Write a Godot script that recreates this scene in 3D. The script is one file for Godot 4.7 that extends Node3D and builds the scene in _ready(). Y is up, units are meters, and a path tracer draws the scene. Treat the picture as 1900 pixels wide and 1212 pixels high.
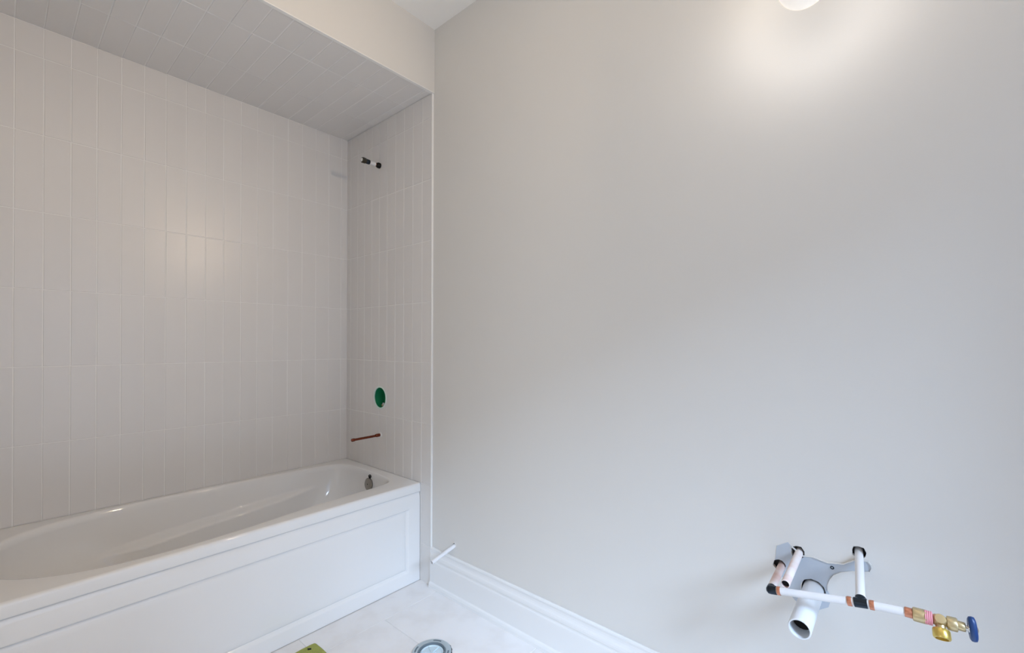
extends Node3D

# ---------------------------------------------------------------- measures (metres)
const TW := 0.0775        # tile pitch across
const TH := 0.30512       # tile pitch along
const GAP := 0.0033       # grout joint
const RIM := 0.492        # tub rim height
const TUB_D := 0.735
const TUB_L := 1.524
const ALC_D := 0.8137     # bulkhead face
const SOFFIT := 2.442
const CEIL := 2.755
const COL0 := 0.0385      # cut tile in the corner of the back wall
const END0 := 0.7422      # joint on the end wall above the tub front
const TILE_END := 0.8165
const WALL_X := 0.008     # painted face of the right wall
const ROOM_L := -2.3
const ROOM_F := 3.5
const VALVE := Vector3(0, 0.8938, 0.366)
const LAMP := Vector3(-0.115, 2.094, 2.402)

var M := {}
var rng := RandomNumberGenerator.new()
var tile_meshes := {}


func _ready() -> void:
	rng.seed = 7
	var cam := Camera3D.new()
	cam.name = "camera"
	cam.projection = Camera3D.PROJECTION_FRUSTUM
	cam.near = 0.05
	cam.far = 60.0
	cam.keep_aspect = Camera3D.KEEP_HEIGHT
	cam.size = 0.05 * 1212.0 / 825.49
	cam.frustum_offset = Vector2(-11.71, 30.69) * 0.05 / 825.49
	cam.transform = Transform3D(Basis(Vector3(0.64774, 0.00307, 0.761855), Vector3(-0.003104, 0.999994, -0.001389), Vector3(-0.761855, -0.001465, 0.647746)), Vector3(-1.40054, 1.19899, 2.57501))
	add_child(cam)
	cam.current = true

	var env := Environment.new()
	env.background_mode = Environment.BG_SKY
	var sky := Sky.new()
	var sm := ProceduralSkyMaterial.new()
	sm.sky_top_color = Color(0.55, 0.68, 0.9)
	sm.sky_horizon_color = Color(0.8, 0.86, 0.95)
	sm.ground_bottom_color = Color(0.35, 0.34, 0.33)
	sm.ground_horizon_color = Color(0.6, 0.6, 0.6)
	sm.energy_multiplier = 0.3
	sky.sky_material = sm
	env.sky = sky
	env.tonemap_mode = Environment.TONE_MAPPER_LINEAR
	env.tonemap_exposure = 1.0
	env.sdfgi_enabled = true
	env.ssao_enabled = true
	env.ssil_enabled = true
	var we := WorldEnvironment.new()
	we.name = "environment"
	we.environment = env
	add_child(we)

	# daylight: the bright patch of sky that the bathroom window looks up at
	area("sky_light", Vector2(2.6, 4.6), Vector3(-3.2, 7.0, 9.5), Vector3(-0.6, 0.7, 1.8), Color(0.766, 0.872, 1.0), 258)
	# the rest of the daylight, arriving level through the same window
	area("window_light", Vector2(1.0, 1.65), Vector3(-1.0, 1.175, ROOM_F + 0.15), Vector3(-1.0, 1.175, 0), Color(0.705, 0.83, 1.0), 1.15)
	# light from the hall through the open doorway
	area("hall_light", Vector2(1.6, 2.0), Vector3(ROOM_L - 1.8, 1.1, 1.9), Vector3(0, 1.1, 1.8), Color(0.922, 0.956, 1.0), 2.55)
	# forward share of the wall lamp, at the front of its globe
	area("lamp_front", Vector2(0.09, 0.09), LAMP + Vector3(-0.066, 0, 0), LAMP + Vector3(-1, 0, -0.29), Color(1.0, 0.89, 0.75), 1.6)

	materials()
	shell()
	baseboard()
	bathtub()
	shower_fittings()
	toilet_fittings()
	vanity_plumbing()
	wall_lamp()
	floor_scrap()


func area(called: String, size: Vector2, at: Vector3, to: Vector3, c: Color, energy: float) -> void:
	var l := AreaLight3D.new()
	l.name = called
	l.area_size = size
	l.light_color = c
	l.light_energy = energy
	l.area_range = 14.0
	l.shadow_enabled = true
	add_child(l)
	l.look_at_from_position(at, to)


# ---------------------------------------------------------------- materials
func mat(key: String, c: Color, rough: float, metal := 0.0) -> StandardMaterial3D:
	var m := StandardMaterial3D.new()
	m.albedo_color = c
	m.roughness = rough
	m.metallic = metal
	M[key] = m
	return m


func noise_tex(freq: float, seed_: int, size := 256, normal := false, bump := 2.0, oct := 3) -> NoiseTexture2D:
	var n := FastNoiseLite.new()
	n.noise_type = FastNoiseLite.TYPE_SIMPLEX_SMOOTH
	n.seed = seed_
	n.frequency = freq
	n.fractal_octaves = oct
	var t := NoiseTexture2D.new()
	t.width = size
	t.height = size
	t.seamless = true
	t.noise = n
	t.as_normal_map = normal
	t.bump_strength = bump
	return t


func materials() -> void:
	var wall := mat("paint", Color(0.875, 0.865, 0.845), 0.62)
	wall.uv1_triplanar = true
	wall.uv1_world_triplanar = true
	wall.uv1_scale = Vector3.ONE * 5.0
	wall.normal_enabled = true
	wall.normal_texture = noise_tex(0.05, 3, 512, true, 1.2)
	wall.normal_scale = 0.12
	mat("ceiling", Color(0.955, 0.95, 0.935), 0.8)
	for k in 3:
		var v: float = [0.0, -0.003, 0.003][k]
		var t := mat("tile%d" % k, Color(0.90 + v, 0.888 + v, 0.874 + v), 0.32)
		t.uv1_triplanar = true
		t.uv1_world_triplanar = true
		t.uv1_scale = Vector3.ONE * 1.6
		t.normal_enabled = true
		t.normal_texture = noise_tex(0.012, 11, 256, true, 3.0, 2)
		t.normal_scale = 0.10
	mat("grout", Color(0.955, 0.948, 0.935), 0.85)
	mat("tub", Color(0.935, 0.932, 0.925), 0.07)
	mat("trim", Color(0.93, 0.93, 0.925), 0.38)
	mat("edge", Color(0.95, 0.945, 0.93), 0.3)
	for k in 3:
		var fl := mat("floor%d" % k, Color.WHITE, 0.42)
		fl.uv1_triplanar = true
		fl.uv1_world_triplanar = true
		fl.uv1_scale = Vector3.ONE * 1.1
		fl.uv1_offset = Vector3(0.31, 0.17, 0.53) * k
		var nt := noise_tex(0.011, 21, 512, false, 1.0, 6)
		var g := Gradient.new()
		g.offsets = PackedFloat32Array([0.0, 0.38, 0.55, 1.0])
		g.colors = PackedColorArray([Color(0.905, 0.892, 0.88), Color(0.923, 0.913, 0.905), Color(0.932, 0.924, 0.918), Color(0.938, 0.932, 0.928)])
		nt.color_ramp = g
		fl.albedo_texture = nt
	mat("floor_grout", Color(0.885, 0.875, 0.865), 0.9)
	mat("copper", Color(0.78, 0.53, 0.42), 0.38, 0.75)
	var pc := mat("sprayed_copper", Color(0.86, 0.745, 0.705), 0.55)
	pc.uv1_triplanar = true
	pc.uv1_scale = Vector3.ONE * 2.2
	var pt := noise_tex(0.02, 5, 256, false, 1.0, 4)
	var pg := Gradient.new()
	pg.offsets = PackedFloat32Array([0.0, 0.42, 0.6, 1.0])
	pg.colors = PackedColorArray([Color(0.84, 0.70, 0.65), Color(0.89, 0.80, 0.77), Color(0.92, 0.87, 0.85), Color(0.94, 0.92, 0.91)])
	pt.color_ramp = pg
	pc.albedo_color = Color.WHITE
	pc.albedo_texture = pt
	mat("white_pipe", Color(0.915, 0.91, 0.91), 0.5)
	mat("solder", Color(0.17, 0.20, 0.235), 0.28, 0.8)
	mat("brass", Color(0.80, 0.72, 0.55), 0.38, 0.7)
	mat("bright_brass", Color(0.88, 0.77, 0.42), 0.3, 0.8)
	mat("pink_tape", Color(0.90, 0.60, 0.64), 0.7)
	mat("blue_handle", Color(0.10, 0.25, 0.47), 0.35)
	mat("nickel", Color(0.62, 0.60, 0.57), 0.25, 1.0)
	mat("chrome", Color(0.78, 0.77, 0.75), 0.15, 1.0)
	mat("dark_brass", Color(0.30, 0.27, 0.22), 0.3, 0.9)
	mat("dark_copper", Color(0.50, 0.27, 0.20), 0.22, 1.0)
	mat("dark_metal", Color(0.12, 0.11, 0.10), 0.4, 0.7)
	mat("pvc", Color(0.90, 0.91, 0.92), 0.35)
	mat("green", Color(0.07, 0.52, 0.34), 0.5)
	mat("chipped", Color(0.86, 0.93, 0.90), 0.7)
	mat("drywall", Color(0.735, 0.765, 0.80), 0.9)
	mat("gypsum", Color(0.91, 0.90, 0.885), 0.95)
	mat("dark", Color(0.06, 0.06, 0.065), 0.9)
	mat("flange", Color(0.74, 0.79, 0.81), 0.3, 0.45)
	mat("slot", Color(0.42, 0.47, 0.50), 0.6)
	mat("plug", Color(0.80, 0.87, 0.90), 0.35)
	var sp := mat("sponge", Color(0.64, 0.66, 0.34), 0.95)
	sp.uv1_triplanar = true
	sp.uv1_scale = Vector3.ONE * 9.0
	sp.normal_enabled = true
	sp.normal_texture = noise_tex(0.06, 9, 256, true, 8.0)
	var gl := mat("opal", Color(0.96, 0.95, 0.93), 0.25)
	gl.emission_enabled = true
	gl.emission = Color(1.0, 0.955, 0.90)
	gl.emission_energy_multiplier = 0.42
	var pane := mat("glass", Color(0.95, 0.98, 1.0, 0.06), 0.02)
	pane.transparency = BaseMaterial3D.TRANSPARENCY_ALPHA


# ---------------------------------------------------------------- mesh helpers
func begin() -> SurfaceTool:
	var st := SurfaceTool.new()
	st.begin(Mesh.PRIMITIVE_TRIANGLES)
	st.set_smooth_group(-1)
	return st


func tri(st: SurfaceTool, a: Vector3, b: Vector3, c: Vector3, out: Vector3) -> void:
	if (c - a).cross(b - a).dot(out) < 0.0:
		var t := b
		b = c
		c = t
	st.add_vertex(a)
	st.add_vertex(b)
	st.add_vertex(c)


func quad(st: SurfaceTool, a: Vector3, b: Vector3, c: Vector3, d: Vector3, out: Vector3) -> void:
	tri(st, a, b, c, out)
	tri(st, a, c, d, out)


func finish(st: SurfaceTool) -> ArrayMesh:
	st.generate_normals()
	return st.commit()


func part(called: String, mesh: Mesh, m: Material, parent: Node) -> MeshInstance3D:
	var o := MeshInstance3D.new()
	o.name = called
	o.mesh = mesh
	o.material_override = m
	parent.add_child(o, true)
	return o


func struct(called: String, mesh: Mesh, m: Material) -> MeshInstance3D:
	var o := part(called, mesh, m, self)
	o.set_meta("kind", "structure")
	return o


func thing(called: String, label: String, category: String, at: Vector3) -> Node3D:
	var o := Node3D.new()
	o.name = called
	add_child(o, true)
	o.position = at
	o.set_meta("label", label)
	o.set_meta("category", category)
	return o


# a box with chamfered edges between two corners
func box_to(st: SurfaceTool, lo: Vector3, hi: Vector3, b := 0.0) -> void:
	var c := (lo + hi) * 0.5
	var h := (hi - lo) * 0.5
	for axis in 3:
		for s in [-1.0, 1.0]:
			var u := (axis + 1) % 3
			var v := (axis + 2) % 3
			var p := []
			for q in [[-1, -1], [1, -1], [1, 1], [-1, 1]]:
				var w := Vector3.ZERO
				w[axis] = h[axis] * s
				w[u] = (h[u] - b) * q[0]
				w[v] = (h[v] - b) * q[1]
				p.append(c + w)
			var n := Vector3.ZERO
			n[axis] = s
			quad(st, p[0], p[1], p[2], p[3], n)
	if b <= 0.0:
		return
	for axis in 3:
		var u := (axis + 1) % 3
		var v := (axis + 2) % 3
		for su in [-1.0, 1.0]:
			for sv in [-1.0, 1.0]:
				var e := []
				for s in [-1.0, 1.0]:
					var p := Vector3.ZERO
					p[axis] = (h[axis] - b) * s
					p[u] = h[u] * su
					p[v] = (h[v] - b) * sv
					var q := Vector3.ZERO
					q[axis] = (h[axis] - b) * s
					q[u] = (h[u] - b) * su
					q[v] = h[v] * sv
					e.append(c + p)
					e.append(c + q)
				var n := Vector3.ZERO
				n[u] = su
				n[v] = sv
				quad(st, e[0], e[1], e[3], e[2], n)
	for sx in [-1.0, 1.0]:
		for sy in [-1.0, 1.0]:
			for sz in [-1.0, 1.0]:
				var s := Vector3(sx, sy, sz)
				tri(st, c + s * Vector3(h.x, h.y - b, h.z - b), c + s * Vector3(h.x - b, h.y, h.z - b), c + s * Vector3(h.x - b, h.y - b, h.z), s)


func box(lo: Vector3, hi: Vector3, b := 0.0) -> ArrayMesh:
	var st := begin()
	box_to(st, lo, hi, b)
	return finish(st)


# profile of (radius, height along the axis) turned about a line
func lathe_to(st: SurfaceTool, prof: Array, at: Vector3, axis: Vector3, seg := 32, squash := Vector2.ONE) -> void:
	axis = axis.normalized()
	var u := axis.cross(Vector3.UP)
	if u.length() < 0.01:
		u = Vector3.RIGHT
	u = u.normalized()
	var v := axis.cross(u).normalized()
	var group := 0
	for i in prof.size() - 1:
		var a: Vector2 = prof[i]
		var b: Vector2 = prof[i + 1]
		if i > 0:
			var before: Vector2 = a - prof[i - 1]
			if absf(before.angle_to(b - a)) > 0.6:
				group += 1
		st.set_smooth_group(group)
		var d := b - a
		for k in seg:
			var t0 := TAU * k / seg
			var t1 := TAU * (k + 1) / seg
			var r0 := u * cos(t0) * squash.x + v * sin(t0) * squash.y
			var r1 := u * cos(t1) * squash.x + v * sin(t1) * squash.y
			var out := ((r0 + r1) * 0.5) * d.y - axis * d.x
			var p0 := at + r0 * a.x + axis * a.y
			var p1 := at + r1 * a.x + axis * a.y
			var p2 := at + r1 * b.x + axis * b.y
			var p3 := at + r0 * b.x + axis * b.y
			if a.x > 1e-6:
				tri(st, p0, p1, p2, out)
			if b.x > 1e-6:
				tri(st, p0, p2, p3, out)
	st.set_smooth_group(-1)


func lathe(prof: Array, at: Vector3, axis: Vector3, seg := 32, squash := Vector2.ONE) -> ArrayMesh:
	var st := begin()
	lathe_to(st, prof, at, axis, seg, squash)
	return finish(st)


# round bar between two points, ends slightly chamfered; hollow when wall > 0 (open at b)
func pipe(a: Vector3, b: Vector3, r: float, wall := 0.0, seg := 24) -> ArrayMesh:
	var l := a.distance_to(b)
	var c := minf(0.0012, r * 0.2)
	var prof := [Vector2(0, 0), Vector2(r - c, 0), Vector2(r, c), Vector2(r, l - c), Vector2(r - c, l)]
	if wall > 0.0:
		prof.append_array([Vector2(r - wall, l), Vector2(r - wall, minf(l * 0.1, 0.01)), Vector2(0, minf(l * 0.1, 0.01))])
	else:
		prof.append(Vector2(0, l))
	return lathe(prof, a, b - a, seg)


# flat polygon given by three-dimensional corners, thickened along a vector
func slab_to(st: SurfaceTool, pts: Array, thick: Vector3) -> void:
	var n := thick.normalized()
	var u: Vector3 = (pts[1] - pts[0]).normalized()
	var v := n.cross(u)
	var flat := PackedVector2Array()
	var mid := Vector3.ZERO
	for p: Vector3 in pts:
		flat.append(Vector2(p.dot(u), p.dot(v)))
		mid += p / pts.size()
	var id := Geometry2D.triangulate_polygon(flat)
	for i in range(0, id.size(), 3):
		tri(st, pts[id[i]] + thick, pts[id[i + 1]] + thick, pts[id[i + 2]] + thick, n)
		tri(st, pts[id[i]], pts[id[i + 1]], pts[id[i + 2]], -n)
	var cw := Geometry2D.is_polygon_clockwise(flat)
	for i in pts.size():
		var a: Vector3 = pts[i]
		var b: Vector3 = pts[(i + 1) % pts.size()]
		var out := (b - a).cross(n) * (-1.0 if cw else 1.0)
		quad(st, a, b, b + thick, a + thick, out)


# tile: front face at +z = 0, size w x h centred, body going back to -t
func tile_mesh(w: float, h: float) -> ArrayMesh:
	var key := "%d_%d" % [roundi(w * 10000), roundi(h * 10000)]
	if key in tile_meshes:
		return tile_meshes[key]
	var st := begin()
	var b := 0.0011
	var t := 0.0062
	var x := w * 0.5
	var y := h * 0.5
	var f := [Vector3(-x + b, -y + b, 0), Vector3(x - b, -y + b, 0), Vector3(x - b, y - b, 0), Vector3(-x + b, y - b, 0)]
	var e := [Vector3(-x, -y, -b), Vector3(x, -y, -b), Vector3(x, y, -b), Vector3(-x, y, -b)]
	var outs := [Vector3(0, -1, 0), Vector3(1, 0, 0), Vector3(0, 1, 0), Vector3(-1, 0, 0)]
	quad(st, f[0], f[1], f[2], f[3], Vector3.BACK)
	for k in 4:
		var l := (k + 1) % 4
		quad(st, f[k], f[l], e[l], e[k], outs[k] + Vector3.BACK)
		quad(st, e[k], e[l], e[l] + Vector3(0, 0, -t + b), e[k] + Vector3(0, 0, -t + b), outs[k])
	var m := finish(st)
	tile_meshes[key] = m
	return m


# lays one tile; face = basis whose z looks into the room
func lay(parent: Node3D, at: Vector3, face: Basis, w: float, h: float) -> void:
	if w < 0.004 or h < 0.004:
		return
	var o := part("tile", tile_mesh(w, h), M["tile%d" % (rng.randi() % 3)], parent)
	var tip := Basis.from_euler(Vector3(rng.randfn(0, 0.0009), rng.randfn(0, 0.0022), rng.randfn(0, 0.0009)))
	o.transform = Transform3D(face * tip, at + face.z * rng.randf_range(-0.0002, 0.0002) + face.x * rng.randfn(0, 0.0003))


# ---------------------------------------------------------------- the room
# a plate across x from x0 (face in the room) back to x1, with openings given as [z, y, radius, corners, turn, squash in y]
func pierced(x0: float, x1: float, zy_lo: Vector2, zy_hi: Vector2, holes: Array) -> ArrayMesh:
	var cuts := [zy_lo.x, zy_hi.x]
	var rings := []
	for h in holes:
		cuts.append(h[0])
		var wob := RandomNumberGenerator.new()
		wob.seed = 5
		var ring := PackedVector2Array()
		for k in h[3]:
			var a: float = TAU * k / h[3] + h[4]
			var r: float = h[2] * (1.0 + (wob.randfn(0, 0.09) if h[3] < 12 else 0.0))
			ring.append(Vector2(h[0] + cos(a) * r, h[1] + sin(a) * r * h[5]))
		rings.append(ring)
	cuts.sort()
	var st := begin()
	for i in cuts.size() - 1:
		if cuts[i + 1] - cuts[i] < 1e-5:
			continue
		var left := [PackedVector2Array([Vector2(cuts[i], zy_lo.y), Vector2(cuts[i + 1], zy_lo.y), Vector2(cuts[i + 1], zy_hi.y), Vector2(cuts[i], zy_hi.y)])]
		for ring in rings:
			var next := []
			for pc in left:
				next.append_array(Geometry2D.clip_polygons(pc, ring))
			left = next
		for pc: PackedVector2Array in left:
			var pts := []
			for q in pc:
				pts.append(Vector3(x1, q.y, q.x))
			if pts.size() > 2:
				slab_to(st, pts, Vector3(x0 - x1, 0, 0))
	return finish(st)


func shell() -> void:
	# floor: wide stone-look porcelain tiles with fine joints
	var fl := struct("floor", box(Vector3(ROOM_L, -0.12, -0.1), Vector3(0.12, -0.0016, ROOM_F)), M["floor_grout"])
	var zs := [TUB_D + 0.001, 0.886, 1.4965, 2.107, 2.7175, 3.328, ROOM_F]
	for i in zs.size() - 1:
		var x := WALL_X - (0.31 if i % 2 else 0.0)
		var first := true
		while x > ROOM_L + 0.02:
			var x0 := maxf(x - 0.61 if not (first and i % 2) else x - 0.61, ROOM_L)
			if first and i % 2:
				floor_tile(fl, x, WALL_X, zs[i], zs[i + 1])
			floor_tile(fl, x0, x, zs[i], zs[i + 1])
			first = false
			x = x0

	# back wall of the tub alcove
	var wb := struct("wall_back", box(Vector3(-TUB_L - 0.02, 0, -0.12), Vector3(0.12, CEIL, -0.0014)), M["grout"])
	var k := 0
	while true:
		var x1 := -(COL0 + (k - 1) * TW) if k > 0 else 0.0
		var x0 := maxf(-(COL0 + k * TW), -TUB_L)
		for r in 7:
			var y0 := RIM + r * TH
			var y1 := minf(y0 + TH, SOFFIT)
			lay(wb, Vector3((x0 + x1) * 0.5, (y0 + y1) * 0.5, 0), Basis.IDENTITY, x1 - x0 - GAP, y1 - y0 - GAP)
		if x0 <= -TUB_L + 0.001:
			break
		k += 1

	# right wall: painted plaster with the holes for the pipes, tiles at the tub end
	var holes := [
		[VALVE.z, VALVE.y, 0.060, 26, 0.0, 1.0],
		[2.3715, 0.6360, 0.0165, 9, 0.4, 1.05],
		[2.3290, 0.5875, 0.0160, 8, 1.0, 1.05],
		[2.3480, 0.6110, 0.0085, 5, 0.2, 1.4],
		[2.5030, 0.6760, 0.0150, 9, 0.2, 1.05],
		[2.4070, 0.5470, 0.0285, 11, 0.7, 1.05],
		[0.9845, 0.2475, 0.0115, 8, 0.0, 1.0],
		[0.3579, 2.1975, 0.0115, 12, 0.0, 1.0],
		[0.3728, 0.6860, 0.0105, 12, 0.0, 1.0]]
	var wr := struct("wall_right", pierced(WALL_X, 0.02, Vector2(-0.12, 0), Vector2(ROOM_F + 0.12, CEIL), holes), M["paint"])
	part("wall_core", box(Vector3(0.085, 0, -0.12), Vector3(0.2, CEIL, ROOM_F + 0.12)), M["gypsum"], wr)
	part("tile_bed", pierced(0.0014, WALL_X, Vector2(-0.0014, 0), Vector2(TILE_END, SOFFIT), [holes[0], holes[7], holes[8]]), M["grout"], wr)
	var face := Basis(Vector3(0, 0, 1), Vector3.UP, Vector3(-1, 0, 0))
	var cols := [[END0, TILE_END]]
	for c in 10:
		cols.append([maxf(END0 - (c + 1) * TW, 0.0), END0 - c * TW])
	for ci in cols.size():
		var z0: float = cols[ci][0]
		var z1: float = cols[ci][1]
		for r in range(-2 if ci == 0 else 0, 7):
			var y0 := maxf(RIM + r * TH, 0.0)
			var y1 := minf(RIM + (r + 1) * TH, SOFFIT)
			var mid := Vector3(0, (y0 + y1) * 0.5, (z0 + z1) * 0.5)
			var w := z1 - z0 - GAP
			var h := y1 - y0 - GAP
			var cut := holed_tile(mid, w, h)
			if cut:
				part("tile", cut, M["tile0"], wr)
			else:
				lay(wr, mid, face, w, h)
	plaster_patch(wr)

	# tiled soffit over the tub and the bulkhead above the opening
	var so := struct("ceiling_alcove", box(Vector3(-TUB_L - 0.02, SOFFIT + 0.0014, -0.002), Vector3(WALL_X, SOFFIT + 0.09, ALC_D - 0.001)), M["grout"])
	var down := Basis(Vector3(1, 0, 0), Vector3(0, 0, 1), Vector3(0, -1, 0))
	var rows := [[0.0, 0.2968], [0.2968, 0.6019], [0.6019, ALC_D - 0.004]]
	k = 0
	while true:
		var x1 := -(COL0 + (k - 1) * TW) if k > 0 else 0.0
		var x0 := maxf(-(COL0 + k * TW), -TUB_L)
		for r in rows:
			lay(so, Vector3((x0 + x1) * 0.5, SOFFIT, (r[0] + r[1]) * 0.5), down, x1 - x0 - GAP, r[1] - r[0] - GAP)
		if x0 <= -TUB_L + 0.001:
			break
		k += 1
	struct("wall_bulkhead", box(Vector3(-TUB_L - 0.02, SOFFIT - 0.001, ALC_D - 0.001), Vector3(WALL_X, CEIL, ALC_D + 0.0125)), M["paint"])
	# slim white edge strips where the tiling stops
	struct("trim_1", box(Vector3(-0.0012, 0.0, TILE_END - 0.001), Vector3(WALL_X + 0.001, SOFFIT - 0.001, TILE_END + 0.0045), 0.001), M["edge"])
	struct("trim_2", box(Vector3(-TUB_L, SOFFIT - 0.0022, ALC_D - 0.0035), Vector3(WALL_X, SOFFIT + 0.0014, ALC_D + 0.0132), 0.0008), M["edge"])

	# the rest of the room, behind and beside the camera
	struct("ceiling", box(Vector3(ROOM_L - 0.12, CEIL, -0.12), Vector3(0.14, CEIL + 0.12, ROOM_F + 0.12)), M["ceiling"])
	struct("wall_wing", box(Vector3(ROOM_L, 0, -0.12), Vector3(-TUB_L - 0.001, CEIL, ALC_D + 0.012)), M["paint"])
	var wl := begin()
	box_to(wl, Vector3(ROOM_L - 0.12, 0, -0.12), Vector3(ROOM_L, CEIL, 1.32))
	box_to(wl, Vector3(ROOM_L - 0.12, 0, 2.18), Vector3(ROOM_L, CEIL, ROOM_F + 0.12))
	box_to(wl, Vector3(ROOM_L - 0.12, 2.05, 1.32), Vector3(ROOM_L, CEIL, 2.18))
	struct("wall_left", finish(wl), M["paint"])
	var hl := begin()
	var hx := ROOM_L - 2.0
	box_to(hl, Vector3(hx - 0.1, 0, 0.6), Vector3(hx, CEIL, 3.2))
	box_to(hl, Vector3(hx, 0, 0.6), Vector3(ROOM_L - 0.12, CEIL, 0.7))
	box_to(hl, Vector3(hx, 0, 3.1), Vector3(ROOM_L - 0.12, CEIL, 3.2))
	box_to(hl, Vector3(hx - 0.1, CEIL, 0.6), Vector3(ROOM_L - 0.12, CEIL + 0.1, 3.2))
	box_to(hl, Vector3(hx - 0.1, -0.12, 0.6), Vector3(ROOM_L, 0, 3.2))
	struct("wall_hall", finish(hl), M["paint"])
	var op := [-1.5, -0.475, 0.30, 2.05]
	var st := begin()
	box_to(st, Vector3(ROOM_L, 0, ROOM_F), Vector3(op[0], CEIL, ROOM_F + 0.12))
	box_to(st, Vector3(op[1], 0, ROOM_F), Vector3(WALL_X, CEIL, ROOM_F + 0.12))
	box_to(st, Vector3(op[0], 0, ROOM_F), Vector3(op[1], op[2], ROOM_F + 0.12))
	box_to(st, Vector3(op[0], op[3], ROOM_F), Vector3(op[1], CEIL, ROOM_F + 0.12))
	struct("wall_front", finish(st), M["paint"])
	var fr := begin()
	var zf := ROOM_F + 0.06
	box_to(fr, Vector3(op[0], op[2], zf), Vector3(op[0] + 0.035, op[3], zf + 0.04), 0.003)
	box_to(fr, Vector3(op[1] - 0.035, op[2], zf), Vector3(op[1], op[3], zf + 0.04), 0.003)
	box_to(fr, Vector3(op[0] + 0.035, op[2], zf), Vector3(op[1] - 0.035, op[2] + 0.035, zf + 0.04), 0.003)
	box_to(fr, Vector3(op[0] + 0.035, op[3] - 0.035, zf), Vector3(op[1] - 0.035, op[3], zf + 0.04), 0.003)
	var win := struct("window_1", finish(fr), M["trim"])
	part("pane", box(Vector3(op[0] + 0.03, op[2] + 0.03, zf + 0.018), Vector3(op[1] - 0.03, op[3] - 0.03, zf + 0.022)), M["glass"], win)


func floor_tile(parent: Node3D, x0: float, x1: float, z0: float, z1: float) -> void:
	var g := 0.0012
	var o := part("floor_tile", box(Vector3(-(x1 - x0) * 0.5 + g, -0.008, -(z1 - z0) * 0.5 + g), Vector3((x1 - x0) * 0.5 - g, 0, (z1 - z0) * 0.5 - g), 0.0007), M["floor%d" % (rng.randi() % 3)], parent)
	o.position = Vector3((x0 + x1) * 0.5, 0, (z0 + z1) * 0.5)


# a wall tile of the tub end whose edge is cut round a pipe or the valve opening
func holed_tile(mid: Vector3, w: float, h: float) -> ArrayMesh:
	var rect := PackedVector2Array([Vector2(mid.z - w / 2, mid.y - h / 2), Vector2(mid.z + w / 2, mid.y - h / 2), Vector2(mid.z + w / 2, mid.y + h / 2), Vector2(mid.z - w / 2, mid.y + h / 2)])
	for c in [[VALVE.z, VALVE.y, 0.059, 26], [0.3579, 2.1975, 0.0112, 12], [0.3728, 0.686, 0.0102, 12]]:
		var ring := PackedVector2Array()
		var wob := RandomNumberGenerator.new()
		wob.seed = 5
		for k in c[3]:
			var a: float = TAU * k / c[3]
			var r: float = c[2] * (1.0 + (wob.randfn(0, 0.02) if c[2] > 0.03 else 0.0))
			ring.append(Vector2(c[0] + cos(a) * r, c[1] + sin(a) * r))
		if Geometry2D.intersect_polygons(rect, ring).is_empty():
			continue
		var st := begin()
		# two halves, so that a hole inside the tile never leaves a ring
		for half in 2:
			var lo := rect[0].x if half == 0 else float(c[0])
			var hi := float(c[0]) if half == 0 else rect[1].x
			lo = maxf(lo, rect[0].x)
			hi = minf(hi, rect[1].x)
			if hi - lo < 0.0005:
				continue
			var strip := PackedVector2Array([Vector2(lo, rect[0].y), Vector2(hi, rect[0].y), Vector2(hi, rect[2].y), Vector2(lo, rect[2].y)])
			for poly in Geometry2D.clip_polygons(strip, ring):
				var pts := []
				for q: Vector2 in poly:
					pts.append(Vector3(0.006, q.y, q.x))
				slab_to(st, pts, Vector3(-0.006, 0, 0))
		return finish(st)
	return null


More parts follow.
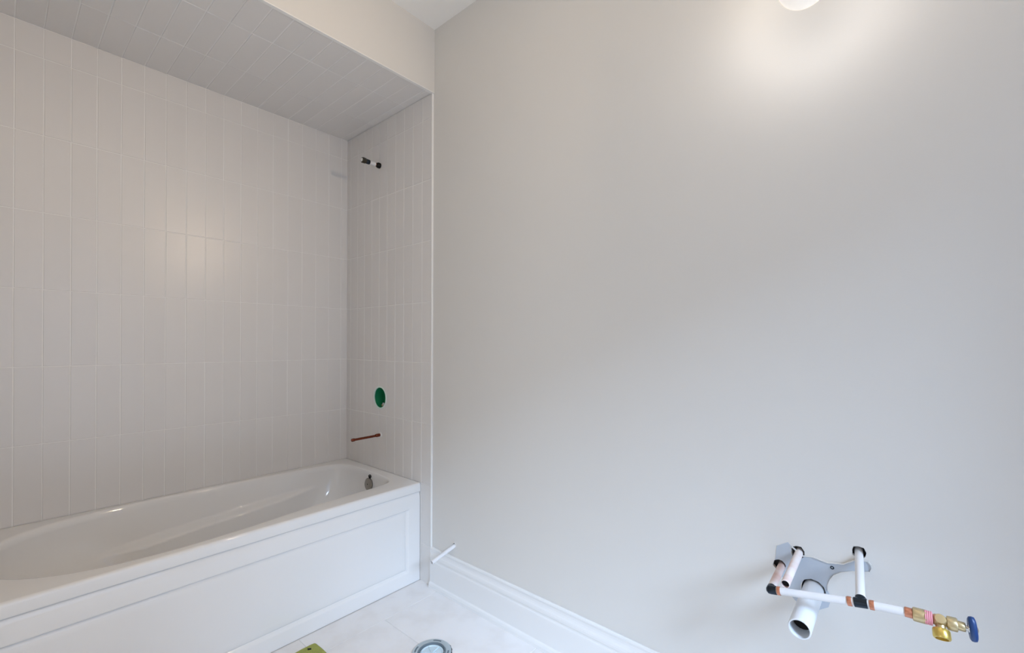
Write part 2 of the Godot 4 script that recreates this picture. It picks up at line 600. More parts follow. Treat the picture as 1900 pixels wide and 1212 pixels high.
# bare drywall paper round the vanity rough-in, with a torn paint edge
func plaster_patch(wr: Node3D) -> void:
	var main := [[0.6394, 2.3219], [0.6578, 2.3491], [0.648, 2.358], [0.6297, 2.3818], [0.6344, 2.4061], [0.6303, 2.438], [0.634, 2.458], [0.6371, 2.4722], [0.646, 2.484], [0.6538, 2.4942], [0.6596, 2.521], [0.652, 2.527], [0.6446, 2.5284], [0.636, 2.5255], [0.6293, 2.5104], [0.626, 2.492], [0.6146, 2.4666], [0.603, 2.452], [0.5888, 2.4439], [0.573, 2.439], [0.5583, 2.439], [0.54, 2.447], [0.515, 2.441], [0.498, 2.418], [0.496, 2.390], [0.505, 2.366], [0.52, 2.352], [0.5376, 2.349], [0.556, 2.337], [0.575, 2.321], [0.5924, 2.3175]]
	# cut clear of the pipe holes
	var poly := PackedVector2Array()
	for p in main:
		poly.append(Vector2(p[1], p[0]))
	var pieces := [poly]
	for c in [[2.3715, 0.6360, 0.0165], [2.329, 0.5875, 0.0160], [2.5030, 0.6760, 0.0155], [2.4070, 0.5470, 0.0290]]:
		var left := []
		for half in 2:
			var x0: float = 2.0 if half == 0 else c[0]
			var x1: float = c[0] if half == 0 else 3.0
			var strip := PackedVector2Array([Vector2(x0, 0), Vector2(x1, 0), Vector2(x1, 2), Vector2(x0, 2)])
			var ring := PackedVector2Array()
			for k in 11:
				ring.append(Vector2(c[0] + cos(TAU * k / 11.0) * c[2], c[1] + sin(TAU * k / 11.0) * c[2]))
			for pc in pieces:
				for a in Geometry2D.intersect_polygons(pc, strip):
					for b in Geometry2D.clip_polygons(a, ring):
						left.append(b)
		pieces = left
	var st := begin()
	for pc: PackedVector2Array in pieces:
		if pc.size() < 3 or Geometry2D.triangulate_polygon(pc).is_empty():
			continue
		var pts := []
		for q in pc:
			pts.append(Vector3(WALL_X + 0.001, q.y, q.x))
		slab_to(st, pts, Vector3(-0.0016, 0, 0))
	var o := part("drywall_patch", finish(st), M["drywall"], wr)
	o.set_meta("label", "bare grey drywall patch round the vanity pipes")
	# the curled lip of paint along the upper and right edges
	var lip := begin()
	for i in range(2, 20):
		var a := Vector3(WALL_X, main[i][0], main[i][1])
		var b := Vector3(WALL_X, main[i + 1][0], main[i + 1][1])
		var n := (b - a).cross(Vector3.RIGHT).normalized() * 0.0022
		slab_to(lip, [a - n * 0.2, b - n * 0.2, b + n, a + n], Vector3(-0.0026 - 0.0006 * (i % 3), 0, 0))
	part("paint_edge", finish(lip), M["paint"], wr)
	part("screw_head", lathe([Vector2(0, -0.0004), Vector2(0.0016, -0.0004), Vector2(0.002, 0.0006), Vector2(0.0042, 0.001), Vector2(0.0046, 0.0)], Vector3(WALL_X - 0.0006, 0.6204, 2.4485), Vector3.LEFT, 14), M["solder"], wr)


func baseboard() -> void:
	var prof := [[0.0, 0.0], [0.0235, 0.0], [0.0230, 0.012], [0.0205, 0.0205], [0.016, 0.0255], [0.0150, 0.027], [0.0150, 0.1235], [0.0140, 0.1275], [0.0115, 0.1300], [0.0112, 0.1355], [0.0140, 0.1400], [0.0146, 0.1475], [0.0132, 0.1550], [0.0095, 0.1610], [0.0075, 0.1680], [0.0070, 0.1765], [0.0082, 0.1800], [0.0090, 0.1845], [0.0078, 0.1890], [0.0040, 0.1912], [0.0, 0.1912]]
	var st := begin()
	var z0 := TILE_END + 0.0047
	var z1 := ROOM_F
	var pts := []
	for p in prof:
		pts.append(Vector3(WALL_X - p[0], p[1], z0))
	slab_to(st, pts, Vector3(0, 0, z1 - z0))
	struct("baseboard_right", finish(st), M["trim"])


# ---------------------------------------------------------------- bathtub
func spline(pts: Array, n: int) -> PackedVector2Array:
	var out := PackedVector2Array()
	var m := pts.size()
	for i in n:
		var t := float(i) * m / n
		var k := int(t)
		var f := t - k
		var a: Vector2 = pts[(k + m - 1) % m]
		var b: Vector2 = pts[k % m]
		var c: Vector2 = pts[(k + 1) % m]
		var d: Vector2 = pts[(k + 2) % m]
		out.append(b.cubic_interpolate(c, a, d, f))
	return out


func bathtub() -> void:
	var tub := thing("bathtub", "white glossy alcove bathtub with panelled apron under the tiled wall", "bathtub", Vector3(-TUB_L * 0.5, 0, TUB_D * 0.5))
	var off := -tub.position
	# plan of the basin mouth, read from the rim line (x, z); counter-clockwise from the drain end
	var mouth := [Vector2(-0.056, 0.366), Vector2(-0.058, 0.470), Vector2(-0.070, 0.560), Vector2(-0.105, 0.607), Vector2(-0.180, 0.626), Vector2(-0.300, 0.634), Vector2(-0.450, 0.646), Vector2(-0.560, 0.655), Vector2(-0.660, 0.668), Vector2(-0.800, 0.686), Vector2(-0.950, 0.695), Vector2(-1.080, 0.690), Vector2(-1.210, 0.664), Vector2(-1.330, 0.600), Vector2(-1.410, 0.500), Vector2(-1.438, 0.366), Vector2(-1.412, 0.225), Vector2(-1.345, 0.120), Vector2(-1.230, 0.060), Vector2(-1.080, 0.032), Vector2(-0.900, 0.024), Vector2(-0.700, 0.028), Vector2(-0.500, 0.036), Vector2(-0.320, 0.046), Vector2(-0.180, 0.062), Vector2(-0.105, 0.086), Vector2(-0.068, 0.140), Vector2(-0.058, 0.230)]
	var n := 168
	var top := spline(mouth, n)
	var mid := Vector2(-0.74, 0.366)
	var foot := PackedVector2Array()
	for p in top:
		var q := p - mid
		var a := atan2(q.y / 0.16, q.x / 0.56)
		var e := 3.2
		var rr := pow(pow(absf(cos(a)), e) + pow(absf(sin(a)), e), -1.0 / e)
		foot.append(Vector2(mid.x + 0.035 + cos(a) * rr * 0.575, mid.y + sin(a) * rr * 0.165))
	# rings from the lip to the floor: [depth, share of the way to the foot]
	var rings := [[-0.0005, -0.040], [0.0, -0.012], [0.0016, 0.012], [0.0052, 0.030], [0.011, 0.044], [0.022, 0.060]]
	var grid := []
	for r in rings:
		var ring := []
		for i in n:
			var p := top[i].lerp(foot[i], r[1])
			ring.append(Vector3(p.x, RIM - r[0], p.y))
		grid.append(ring)
	# below the lip a shelf (arm rest) runs along the long sides and sinks towards the back rest
	for s in range(1, 61):
		var t := s / 60.0
		var ring := []
		for i in n:
			var along := clampf(-top[i].x / 1.44, 0.0, 1.0)
			var q := top[i] - mid
			var side := smoothstep(0.10, 0.24, absf(q.y)) * (1.0 - smoothstep(0.30, 0.47, -q.x)) * (1.0 - smoothstep(0.40, 0.56, q.x))
			var shelf := 0.052 + 0.115 * along
			var d := lerpf(0.022, 0.385, t)
			var plain := 0.060 + 0.94 * pow(t, 1.5) * (0.45 + 0.55 * t)
			var upper := 0.060 + 0.11 * clampf((d - 0.022) / shelf, 0.0, 1.0)
			var after := clampf((d - 0.022 - shelf) / (0.363 - shelf), 0.0, 1.0)
			var step := upper + 0.27 * smoothstep(0.0, 0.075, after) + 0.16 * after + 0.40 * pow(after, 4.0)
			var f := lerpf(plain, minf(step, 1.0), side)
			var p := top[i].lerp(foot[i], f)
			ring.append(Vector3(p.x, RIM - d, p.y))
		grid.append(ring)
	var st := begin()
	st.set_smooth_group(0)
	for j in grid.size() - 1:
		for i in n:
			var k := (i + 1) % n
			var c: Vector3 = Vector3(mid.x, grid[j][i].y + 0.4, mid.y)
			quad(st, grid[j][i] + off, grid[j][k] + off, grid[j + 1][k] + off, grid[j + 1][i] + off, c - grid[j][i])
	var last: Array = grid[grid.size() - 1]
	for i in n:
		var k := (i + 1) % n
		tri(st, last[i] + off, last[k] + off, Vector3(mid.x, RIM - 0.387, mid.y) + off, Vector3.UP)
	# flat deck from the lip out to the walls and the front edge
	var first: Array = grid[0]
	var out_ring := []
	for i in n:
		var q := Vector2(first[i].x, first[i].z)
		var dx0 := absf(q.x)
		var dx1 := absf(q.x + TUB_L)
		var dz0 := absf(q.y)
		var dz1 := absf(q.y - (TUB_D - 0.010))
		var m := minf(minf(dx0, dx1), minf(dz0, dz1))
		var w := q
		if m == dx0:
			w.x = -0.0005
		elif m == dx1:
			w.x = -TUB_L + 0.001
		elif m == dz0:
			w.y = 0.0005
		else:
			w.y = TUB_D - 0.010
		out_ring.append(w)
	st.set_smooth_group(0)
	for i in n:
		var k := (i + 1) % n
		var a: Vector2 = out_ring[i]
		var b: Vector2 = out_ring[k]
		var pa := Vector3(a.x, RIM, a.y) + off
		var pb := Vector3(b.x, RIM, b.y) + off
		quad(st, first[i] + off, first[k] + off, pb, pa, Vector3.UP)
		if absf(a.x - b.x) > 0.0005 and absf(a.y - b.y) > 0.0005:
			var cx := -0.0005 if maxf(a.x, b.x) > -0.5 else -TUB_L + 0.001
			var cz := 0.0005 if minf(a.y, b.y) < 0.3 else TUB_D - 0.010
			tri(st, pa, pb, Vector3(cx, RIM, cz) + off, Vector3.UP)
	# rounded front lip with its undercut
	var lip := [[0.725, 0.492], [0.7295, 0.4908], [0.7330, 0.4878], [0.7350, 0.4835], [0.7352, 0.4790], [0.7350, 0.4520], [0.7342, 0.4490], [0.7318, 0.4472], [0.7255, 0.4462]]
	for i in lip.size() - 1:
		var a := Vector3(0, lip[i][1], lip[i][0])
		var b := Vector3(0, lip[i + 1][1], lip[i + 1][0])
		var d := b - a
		quad(st, a + off + Vector3(-0.0005, 0, 0), a + off + Vector3(-TUB_L + 0.001, 0, 0), b + off + Vector3(-TUB_L + 0.001, 0, 0), b + off + Vector3(-0.0005, 0, 0), Vector3(0, -d.z, d.y) * -1.0 if i < 6 else Vector3(0, -1, 0.2))
	part("shell", finish(st), M["tub"], tub)

	# apron: band under the lip, then a frame round a sunk panel
	var ap := begin()
	ap.set_smooth_group(0)
	var xr := -0.0008
	var xl := -TUB_L + 0.001
	var band := [[0.7235, 0.4464], [0.7250, 0.4445], [0.7272, 0.4410], [0.7292, 0.4350], [0.7306, 0.4270], [0.7318, 0.4150], [0.7320, 0.4050], [0.7320, 0.3740]]
	for i in band.size() - 1:
		var a := Vector3(0, band[i][1], band[i][0])
		var b := Vector3(0, band[i + 1][1], band[i + 1][0])
		quad(ap, a + off + Vector3(xr, 0, 0), a + off + Vector3(xl, 0, 0), b + off + Vector3(xl, 0, 0), b + off + Vector3(xr, 0, 0), Vector3(0, 0, 1))
	# nested frames: [inset right/left, top, bottom, z]
	var fr := [[0.0008, 0.3740, 0.0, 0.7320], [0.066, 0.3740, 0.0560, 0.7320], [0.0675, 0.3722, 0.0575, 0.7316], [0.0700, 0.3705, 0.0610, 0.7300], [0.0740, 0.3690, 0.0660, 0.7270], [0.0790, 0.3668, 0.0715, 0.7225], [0.0800, 0.3655, 0.0722, 0.7215], [0.0812, 0.3638, 0.0736, 0.7228], [0.0835, 0.3605, 0.0762, 0.7248], [0.0890, 0.3545, 0.0820, 0.7261], [0.1020, 0.3420, 0.0950, 0.7267]]
	for j in fr.size() - 1:
		var o: Array = fr[j]
		var p: Array = fr[j + 1]
		var oc := [Vector3(-o[0], o[1], o[3]), Vector3(-TUB_L + o[0], o[1], o[3]), Vector3(-TUB_L + o[0], o[2], o[3]), Vector3(-o[0], o[2], o[3])]
		var pc := [Vector3(-p[0], p[1], p[3]), Vector3(-TUB_L + p[0], p[1], p[3]), Vector3(-TUB_L + p[0], p[2], p[3]), Vector3(-p[0], p[2], p[3])]
		for k in 4:
			var l := (k + 1) % 4
			ap.set_smooth_group(k + 1)
			if oc[k].distance_to(pc[k]) + oc[l].distance_to(pc[l]) > 0.0001:
				quad(ap, oc[k] + off, oc[l] + off, pc[l] + off, pc[k] + off, Vector3(0, 0, 1))
	ap.set_smooth_group(-1)
	var z: Array = fr[fr.size() - 1]
	quad(ap, Vector3(-z[0], z[1], z[3]) + off, Vector3(-TUB_L + z[0], z[1], z[3]) + off, Vector3(-TUB_L + z[0], z[2], z[3]) + off, Vector3(-z[0], z[2], z[3]) + off, Vector3(0, 0, 1))
	part("apron", finish(ap), M["tub"], tub)

	# overflow cover on the end wall of the basin
	var oc := Vector3(-0.062, 0.424, 0.366)
	var ax := Vector3(-1, 0.10, 0)
	var ov := part("overflow_cover", lathe([Vector2(0.030, -0.012), Vector2(0.033, 0.0), Vector2(0.0345, 0.006), Vector2(0.0335, 0.0105), Vector2(0.030, 0.013), Vector2(0.010, 0.0142), Vector2(0.0035, 0.0138), Vector2(0.003, 0.0115), Vector2(0, 0.0115)], oc + off, ax, 40), M["nickel"], tub)
	part("cover_screw", lathe([Vector2(0.0028, 0.011), Vector2(0.0028, 0.0132), Vector2(0, 0.0136)], oc + off, ax, 12), M["dark_metal"], ov)
	part("overflow_port", lathe([Vector2(0.0125, -0.006), Vector2(0.0128, 0.002), Vector2(0.0115, 0.0042), Vector2(0.0075, 0.0036), Vector2(0.0070, 0.0), Vector2(0, 0.0)], Vector3(-0.0605, 0.4665, 0.368) + off, ax, 20, Vector2(1.0, 0.75)), M["dark_metal"], tub)


# ---------------------------------------------------------------- shower fittings on the tub end wall
func shower_fittings() -> void:
	var a := thing("shower_arm_stub", "brass and taped pipe stub sticking out high on the tub end wall", "pipe", Vector3(0, 2.1975, 0.3579))
	part("collar", lathe([Vector2(0.0100, 0.008), Vector2(0.0105, -0.001), Vector2(0.0150, -0.001), Vector2(0.0158, -0.008), Vector2(0.0145, -0.016), Vector2(0.0098, -0.022), Vector2(0.0098, -0.026), Vector2(0, -0.026)], Vector3.ZERO, Vector3.RIGHT, 20), M["dark_metal"], a)
	part("pipe", pipe(Vector3(0.05, 0, 0), Vector3(-0.075, 0, 0), 0.0085), M["copper"], a)
	var tp := []
	for k in 9:
		tp.append(Vector2(0.0098 if k % 2 else 0.0104, -0.030 - 0.0042 * k))
	tp.append(Vector2(0.0085, -0.0642))
	tp.push_front(Vector2(0.0085, -0.030))
	part("thread_tape", lathe(tp, Vector3.ZERO, Vector3.RIGHT, 20), M["white_pipe"], a)
	part("coupling", lathe([Vector2(0.0085, -0.064), Vector2(0.0122, -0.066), Vector2(0.0130, -0.070), Vector2(0.0130, -0.083), Vector2(0.0118, -0.086), Vector2(0.0100, -0.088)], Vector3.ZERO, Vector3.RIGHT, 20), M["solder"], a)
	part("hex_cap", lathe([Vector2(0.0100, -0.086), Vector2(0.0150, -0.088), Vector2(0.0155, -0.091), Vector2(0.0155, -0.108), Vector2(0.0140, -0.1115), Vector2(0.0105, -0.112), Vector2(0.0, -0.112)], Vector3.ZERO, Vector3.RIGHT, 6), M["dark_brass"], a)
	part("cap_face", lathe([Vector2(0.0098, -0.1118), Vector2(0.0088, -0.1135), Vector2(0.0040, -0.1138), Vector2(0.0030, -0.1128), Vector2(0.0, -0.1128)], Vector3.ZERO, Vector3.RIGHT, 16), M["edge"], a)

	var s := thing("tub_spout_stub", "copper pipe stub for the tub spout, low on the tub end wall", "pipe", Vector3(0, 0.686, 0.3728))
	part("pipe", pipe(Vector3(0.05, 0, 0), Vector3(-0.166, -0.0035, -0.003), 0.0064), M["dark_copper"], s)
	part("sealant_ring", lathe([Vector2(0.0066, -0.005), Vector2(0.0135, -0.003), Vector2(0.0150, 0.0012), Vector2(0.0100, 0.0012)], Vector3.ZERO, Vector3.RIGHT, 16), M["edge"], s)
	part("adapter", lathe([Vector2(0.0064, -0.003), Vector2(0.0088, -0.006), Vector2(0.0092, -0.010), Vector2(0.0092, -0.026), Vector2(0.0080, -0.030), Vector2(0.0064, -0.032)], Vector3.ZERO, Vector3.RIGHT, 18), M["dark_copper"], s)
	part("end_cap", lathe([Vector2(0.0064, 0.0), Vector2(0.0082, 0.001), Vector2(0.0084, 0.004), Vector2(0.0084, 0.014), Vector2(0.0066, 0.0175), Vector2(0, 0.018)], Vector3(-0.155, -0.0033, -0.0028), Vector3(-1, -0.02, -0.018), 18), M["dark_copper"], s)

	var v := thing("valve_guard", "round green plastic valve guard sunk in the end wall tiles above the tub", "valve guard", VALVE)
	part("cup", lathe([Vector2(0.0560, 0.004), Vector2(0.0575, 0.004), Vector2(0.0575, 0.062), Vector2(0.0, 0.062)], Vector3.ZERO, Vector3.RIGHT, 36), M["green"], v)
	part("inner_face", lathe([Vector2(0.0560, 0.004), Vector2(0.0535, 0.030), Vector2(0.0480, 0.052), Vector2(0.0, 0.058)], Vector3.ZERO, Vector3.LEFT * -1.0, 36), M["green"], v)
	var rim := []
	for k in 13:
		var t := TAU * k / 12.0
		rim.append(Vector2(0.0602 - 0.0042 * cos(t), -0.0004 + 0.0018 * sin(t)))
	part("chipped_edge", lathe(rim, Vector3.ZERO, Vector3.RIGHT, 40), M["chipped"], v)
	var stm := part("valve_body", lathe([Vector2(0.0, 0.0), Vector2(0.0085, 0.0), Vector2(0.0105, 0.003), Vector2(0.0105, 0.018), Vector2(0.0150, 0.020), Vector2(0.0150, 0.040)], Vector3(0.012, -0.036, 0.014), Vector3.RIGHT, 18), M["chrome"], v)
	part("screw_lug", pipe(Vector3(0.016, -0.046, -0.006), Vector3(0.05, -0.046, -0.006), 0.006), M["brass"], stm)


# ---------------------------------------------------------------- toilet rough-in
func toilet_fittings() -> void:
	var p := thing("toilet_supply_stub", "white painted supply pipe stub above the baseboard near the tub", "pipe", Vector3(WALL_X, 0.2455, 0.9845))
	part("pipe", pipe(Vector3(0.05, 0.008, 0), Vector3(-0.136, -0.031, 0.0020), 0.0088, 0.0015), M["white_pipe"], p)
	part("torn_paint", lathe([Vector2(0.0080, 0.0), Vector2(0.0100, 0.0022), Vector2(0.0125, 0.0012), Vector2(0.0140, -0.0004)], Vector3(0, 0.0015, 0), Vector3.LEFT, 9), M["paint"], p)

	var f := thing("toilet_flange", "round grey metal toilet flange with a white plug set in the floor", "flange", Vector3(-0.303, 0, 1.207))
	var ring := part("ring", lathe([Vector2(0.0530, -0.006), Vector2(0.0530, 0.0062), Vector2(0.0550, 0.0078), Vector2(0.0720, 0.0078), Vector2(0.0750, 0.0062), Vector2(0.0752, -0.001)], Vector3.ZERO, Vector3.UP, 56), M["flange"], f)
	for k in 4:
		var t := TAU * (k + 0.5) / 4.0 + 0.25
		var st := begin()
		for s in 6:
			var t0 := t + (s - 3) * 0.085
			var t1 := t0 + 0.085
			slab_to(st, [Vector3(cos(t0) * 0.061, 0.0072, sin(t0) * 0.061), Vector3(cos(t1) * 0.061, 0.0072, sin(t1) * 0.061), Vector3(cos(t1) * 0.067, 0.0072, sin(t1) * 0.067), Vector3(cos(t0) * 0.067, 0.0072, sin(t0) * 0.067)], Vector3(0, 0.0012, 0))
		part("bolt_slot", finish(st), M["slot"], ring)
	part("collar", lathe([Vector2(0.0530, 0.006), Vector2(0.0515, 0.0095), Vector2(0.0490, 0.0095), Vector2(0.0475, 0.004), Vector2(0.0475, -0.03)], Vector3.ZERO, Vector3.UP, 48), M["slot"], f)
	var pl := part("plug", lathe([Vector2(0.0474, -0.006), Vector2(0.0460, 0.002), Vector2(0.0430, 0.0045), Vector2(0.0400, 0.0040), Vector2(0.0385, 0.0015), Vector2(0.0, 0.0015)], Vector3.ZERO, Vector3.UP, 48), M["plug"], f)
	var ribs := begin()
	for k in 3:
		var t := TAU * k / 6.0 + 0.9
		var d := Vector3(cos(t), 0, sin(t)) * 0.038
		var w := Vector3(-sin(t), 0, cos(t)) * 0.0018
		slab_to(ribs, [-d - w + Vector3(0, 0.001, 0), -d + w + Vector3(0, 0.001, 0), d + w + Vector3(0, 0.001, 0), d - w + Vector3(0, 0.001, 0)], Vector3(0, 0.003 + 0.0003 * k, 0))
	part("rib", finish(ribs), M["plug"], pl)
	var gap := begin()
	for k in 16:
		var g0 := deg_to_rad(-62.0 + 8.0 * k)
		var g1 := deg_to_rad(-62.0 + 8.0 * (k + 1))
		var w0 := 0.0015 + 0.0022 * absf(sin(k * 1.7))
		var w1 := 0.0015 + 0.0022 * absf(sin((k + 1) * 1.7))
		slab_to(gap, [Vector3(cos(g0) * 0.0738, 0.0012, sin(g0) * 0.0738), Vector3(cos(g1) * 0.0738, 0.0012, sin(g1) * 0.0738), Vector3(cos(g1) * (0.0755 + w1), 0.0012, sin(g1) * (0.0755 + w1)), Vector3(cos(g0) * (0.0755 + w0), 0.0012, sin(g0) * (0.0755 + w0))], Vector3(0, 0.0009, 0))
	part("dark_gap", finish(gap), M["dark"], f)
	# ragged rim of mortar where the floor tile was cut
	var cut := begin()
	for k in 40:
		var t0 := TAU * k / 40.0
		var t1 := TAU * (k + 1) / 40.0
		var r0 := 0.078 + 0.003 * sin(k * 2.3)
		var r1 := 0.078 + 0.003 * sin((k + 1) % 40 * 2.3)
		quad(cut, Vector3(cos(t0) * 0.0745, 0.0012, sin(t0) * 0.0745), Vector3(cos(t1) * 0.0745, 0.0012, sin(t1) * 0.0745), Vector3(cos(t1) * r1, 0.0002, sin(t1) * r1), Vector3(cos(t0) * r0, 0.0002, sin(t0) * r0), Vector3.UP)
	part("mortar_edge", finish(cut), M["gypsum"], f)


# ---------------------------------------------------------------- vanity rough-in
func band(parent: Node3D, called: String, c: Vector3, dir: Vector3, r: float, l: float, m: Material) -> MeshInstance3D:
	var h := l * 0.5
	return part(called, lathe([Vector2(r * 0.82, -h), Vector2(r * 0.97, -h), Vector2(r, -h + 0.0008), Vector2(r, h - 0.0008), Vector2(r * 0.97, h), Vector2(r * 0.82, h)], c, dir, 22), m, parent)


func vanity_plumbing() -> void:
	var base := Vector3(-0.138, 0.5835, 2.3352)
	var t := thing("vanity_supply_line", "white overspray copper supply line with shutoff valve, along the lower right wall", "water pipe", base)
	var A0 := Vector3(0.055, 0.5845, 2.3324) - base
	var E := Vector3.ZERO
	var T := Vector3(-0.138, 0.6185, 2.5144) - base
	var C0 := Vector3(0.055, 0.6830, 2.5005) - base
	var H := Vector3(-0.138, 0.6285, 2.5950) - base
	var dir := (T - E).normalized()
	var dir2 := (H - T).normalized()
	part("wall_pipe", pipe(A0, E, 0.0093), M["sprayed_copper"], t)
	part("wall_pipe", pipe(C0, T, 0.0090), M["white_pipe"], t)
	part("run_pipe", pipe(E, T, 0.0085), M["white_pipe"], t)
	part("run_pipe", pipe(T, H, 0.0085), M["white_pipe"], t)
	var el := begin()
	lathe_to(el, [Vector2(0.0, -0.0095), Vector2(0.0055, -0.0088), Vector2(0.0094, -0.005), Vector2(0.0103, 0.0), Vector2(0.0103, 0.013), Vector2(0.0086, 0.0136)], E, dir, 22)
	lathe_to(el, [Vector2(0.0103, 0.0), Vector2(0.0103, 0.013), Vector2(0.0086, 0.0136)], E, Vector3.RIGHT, 22)
	part("elbow", finish(el), M["solder"], t)
	band(t, "copper_band", E + dir * 0.0185, dir, 0.0101, 0.0072, M["copper"])
	var te := begin()
	lathe_to(te, [Vector2(0.0086, -0.0125), Vector2(0.0103, -0.012), Vector2(0.0103, 0.012), Vector2(0.0086, 0.0125)], T, dir, 22)
	lathe_to(te, [Vector2(0.0105, 0.0), Vector2(0.0105, 0.014), Vector2(0.009, 0.0146)], T, (C0 - T).normalized(), 22)
	part("tee", finish(te), M["solder"], t)
	band(t, "copper_band", T - dir * 0.0205, dir, 0.0101, 0.0085, M["copper"])
	band(t, "copper_band", T + dir2 * 0.0200, dir2, 0.0101, 0.0085, M["copper"])
	band(t, "sleeve", T + (C0 - T).normalized() * 0.0175, (C0 - T).normalized(), 0.0102, 0.006, M["white_pipe"])

	# shutoff valve on the end of the run
	var ax := (Vector3(-0.138, 0.6330, 2.6899) - base - H).normalized()
	band(t, "coupling", H + ax * 0.000, ax, 0.0100, 0.0125, M["copper"])
	var vb := part("valve_body", lathe([Vector2(0.0075, 0.030), Vector2(0.0082, 0.030), Vector2(0.0085, 0.038), Vector2(0.0110, 0.041), Vector2(0.0112, 0.054), Vector2(0.0085, 0.057), Vector2(0.0085, 0.062), Vector2(0.0, 0.062)], H, ax, 22), M["brass"], t)
	part("hex_nut", lathe([Vector2(0.0085, 0.006), Vector2(0.0128, 0.007), Vector2(0.0138, 0.0095), Vector2(0.0138, 0.0275), Vector2(0.0126, 0.030), Vector2(0.0085, 0.031)], H, ax, 6), M["brass"], vb)
	var tape := []
	for k in 8:
		tape.append(Vector2(0.0128 if k % 2 else 0.0136, 0.0262 + 0.0016 * k))
	tape.push_front(Vector2(0.0105, 0.0255))
	tape.append(Vector2(0.0080, 0.0385))
	part("thread_tape", lathe(tape, H, ax, 22), M["pink_tape"], vb)
	var knob_at := H + ax * 0.049
	part("boss", lathe([Vector2(0.0095, 0.0), Vector2(0.0100, 0.011), Vector2(0.0085, 0.0135), Vector2(0.0, 0.0142)], knob_at, Vector3(-0.75, 0.66, 0.0), 20), M["brass"], vb)
	var oax := Vector3(-0.62, -0.72, 0.06).normalized()
	part("outlet", lathe([Vector2(0.0082, 0.0), Vector2(0.0082, 0.020), Vector2(0.0090, 0.021)], knob_at, oax, 20), M["brass"], vb)
	part("outlet_nut", lathe([Vector2(0.0095, 0.015), Vector2(0.0128, 0.016), Vector2(0.0142, 0.0185), Vector2(0.0142, 0.0315), Vector2(0.0128, 0.0340), Vector2(0.0105, 0.0342), Vector2(0.0100, 0.0260), Vector2(0.0085, 0.0225), Vector2(0.0060, 0.0215), Vector2(0.0, 0.0205)], knob_at, oax, 26), M["bright_brass"], vb)
	part("packing_nut", lathe([Vector2(0.0085, 0.058), Vector2(0.0125, 0.0595), Vector2(0.0132, 0.062), Vector2(0.0132, 0.073), Vector2(0.0120, 0.075), Vector2(0.0088, 0.0755), Vector2(0.0088, 0.0850), Vector2(0.0078, 0.0865), Vector2(0.0, 0.0865)], H, ax, 6), M["brass"], vb)
	part("stem", lathe([Vector2(0.0045, 0.084), Vector2(0.0045, 0.090), Vector2(0.0080, 0.0905), Vector2(0.0085, 0.0935), Vector2(0.0, 0.0945)], H, ax, 16), M["chrome"], vb)
	# oval hand wheel, its long side leaning a little with the line
	var hb := begin()
	var hc := H + ax * 0.0965
	lathe_to(hb, [Vector2(0.0, -0.0045), Vector2(0.30, -0.0042), Vector2(0.42, -0.0060), Vector2(0.80, -0.0060), Vector2(0.96, -0.0040), Vector2(1.0, 0.0), Vector2(0.96, 0.0040), Vector2(0.80, 0.0055), Vector2(0.40, 0.0050), Vector2(0.0, 0.0052)], hc, Vector3(0.12, 0.10, 1.0), 32, Vector2(0.0125, 0.0245))
	part("handle", finish(hb), M["blue_handle"], vb)
	part("handle_cap", lathe([Vector2(0.0060, 0.004), Vector2(0.0060, 0.0068), Vector2(0.0045, 0.0078), Vector2(0, 0.008)], hc, Vector3(0.12, 0.10, 1.0), 18), M["chrome"], vb)

	var b := thing("supply_pipe_stub", "short open-ended pink-white copper pipe sticking out above the white drain pipe", "pipe", Vector3(WALL_X, 0.6346, 2.3743))
	part("pipe", pipe(Vector3(0.05, 0, 0), Vector3(-0.200, -0.001, 0.0015), 0.0095, 0.0013), M["sprayed_copper"], b)
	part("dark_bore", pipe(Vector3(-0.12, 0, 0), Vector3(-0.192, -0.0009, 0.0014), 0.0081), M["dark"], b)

	var d := thing("vanity_drain_pipe", "wide white open-ended plastic drain pipe under the supply line", "drain pipe", Vector3(WALL_X, 0.5455, 2.4085))
	part("pipe", pipe(Vector3(0.055, 0.003, 0), Vector3(-0.190, -0.0115, -0.0055), 0.0238, 0.0032, 40), M["pvc"], d)
	part("test_cap", lathe([Vector2(0.0204, 0.0), Vector2(0.0, 0.0)], Vector3(-0.152, -0.0093, -0.0045), Vector3(-1, -0.05, -0.025), 30), M["dark"], d)


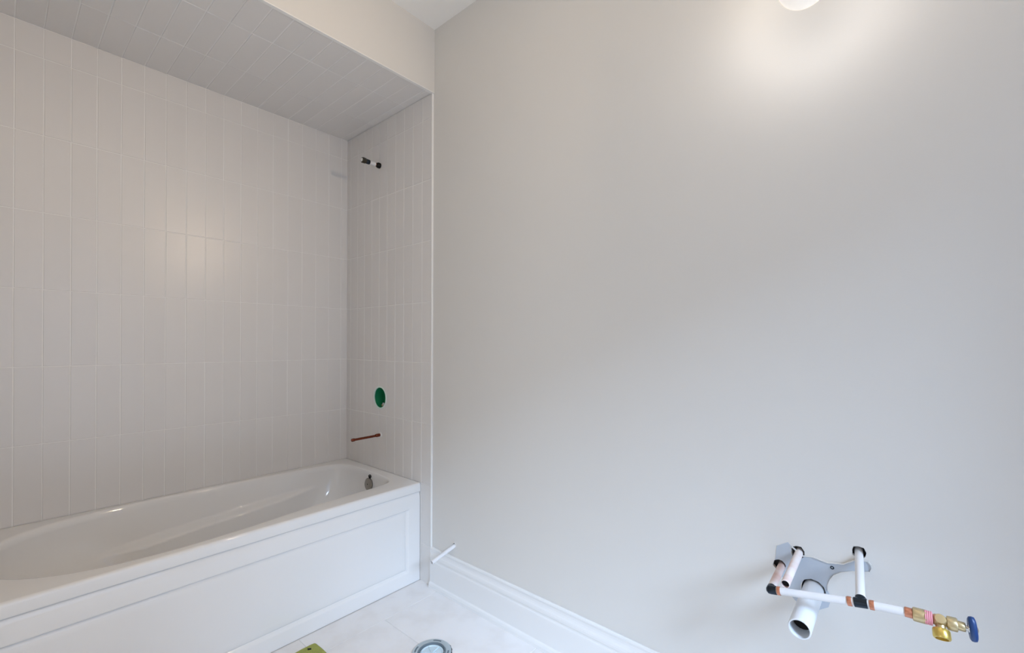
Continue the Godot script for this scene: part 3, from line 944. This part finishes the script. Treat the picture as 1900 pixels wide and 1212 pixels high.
# ---------------------------------------------------------------- lamp and scrap
func wall_lamp() -> void:
	var l := thing("wall_lamp", "round glass globe lamp glowing at the top edge of the wall above the pipes", "lamp", Vector3(WALL_X, LAMP.y, LAMP.z))
	var c := Vector3(LAMP.x - WALL_X, 0, 0)
	for shell_ in [["globe", 0.0600, "opal"]]:
		var r: float = shell_[1]
		var prof := []
		for k in 33:
			var a := PI * k / 32.0
			prof.append(Vector2(maxf(sin(a) * r, 0.0), -cos(a) * r))
		part(shell_[0], lathe(prof, c, Vector3.UP, 56), M[shell_[2]], l)
	var up := c + Vector3(0, 0.125, 0)
	part("backplate", lathe([Vector2(0.0, 0.0), Vector2(0.055, 0.0), Vector2(0.058, 0.004), Vector2(0.055, 0.014), Vector2(0.020, 0.022), Vector2(0.0, 0.022)], Vector3(0, 0.125, 0), Vector3.LEFT, 40), M["nickel"], l)
	part("arm", pipe(Vector3(-0.015, 0.125, 0), up, 0.008), M["nickel"], l)
	part("socket", lathe([Vector2(0.0, 0.012), Vector2(0.012, 0.012), Vector2(0.020, 0.0), Vector2(0.024, -0.030), Vector2(0.030, -0.058), Vector2(0.032, -0.074), Vector2(0.0, -0.074)], up, Vector3.UP, 32), M["nickel"], l)
	var o := OmniLight3D.new()
	o.name = "lamp_light"
	o.light_color = Color(1.0, 0.975, 0.955)
	o.light_energy = 0.050
	o.light_size = 0.04
	o.omni_range = 12.0
	o.omni_attenuation = 2.0
	o.shadow_enabled = true
	o.position = c
	l.add_child(o)


func floor_scrap() -> void:
	var s := thing("scrub_sponge", "olive green sponge pad lying on the floor by the tub apron", "sponge", Vector3(-0.620, 0, 0.880))
	var st := begin()
	var hx := 0.052
	var hz := 0.068
	var nx := 10
	var nz := 12
	st.set_smooth_group(0)
	var g := []
	for i in nx + 1:
		var row := []
		for j in nz + 1:
			var u := -1.0 + 2.0 * i / nx
			var v := -1.0 + 2.0 * j / nz
			var e := pow(maxf(absf(u), absf(v)), 10.0)
			var y := 0.016 - 0.012 * e + 0.0012 * sin(i * 1.9) * cos(j * 1.3)
			row.append(Vector3(u * hx * (1.0 - 0.05 * v * v), y, v * hz * (1.0 - 0.06 * u * u)))
		g.append(row)
	for i in nx:
		for j in nz:
			quad(st, g[i][j], g[i + 1][j], g[i + 1][j + 1], g[i][j + 1], Vector3.UP)
	for i in nx:
		quad(st, g[i][0], g[i + 1][0], g[i + 1][0] * Vector3(1, 0, 1), g[i][0] * Vector3(1, 0, 1), Vector3(0, 0, -1))
		quad(st, g[i][nz], g[i + 1][nz], g[i + 1][nz] * Vector3(1, 0, 1), g[i][nz] * Vector3(1, 0, 1), Vector3(0, 0, 1))
	for j in nz:
		quad(st, g[0][j], g[0][j + 1], g[0][j + 1] * Vector3(1, 0, 1), g[0][j] * Vector3(1, 0, 1), Vector3(-1, 0, 0))
		quad(st, g[nx][j], g[nx][j + 1], g[nx][j + 1] * Vector3(1, 0, 1), g[nx][j] * Vector3(1, 0, 1), Vector3(1, 0, 0))
	part("pad", finish(st), M["sponge"], s)
	var nick := begin()
	slab_to(nick, [Vector3(0.006, 0.0158, -0.040), Vector3(0.016, 0.0158, -0.031), Vector3(0.014, 0.0158, -0.024), Vector3(0.003, 0.0158, -0.030)], Vector3(0, 0.0014, 0))
	var nk := part("dark_mark", finish(nick), M["dark"], s)
	nk.set_meta("label", "small dark tear in the pad")
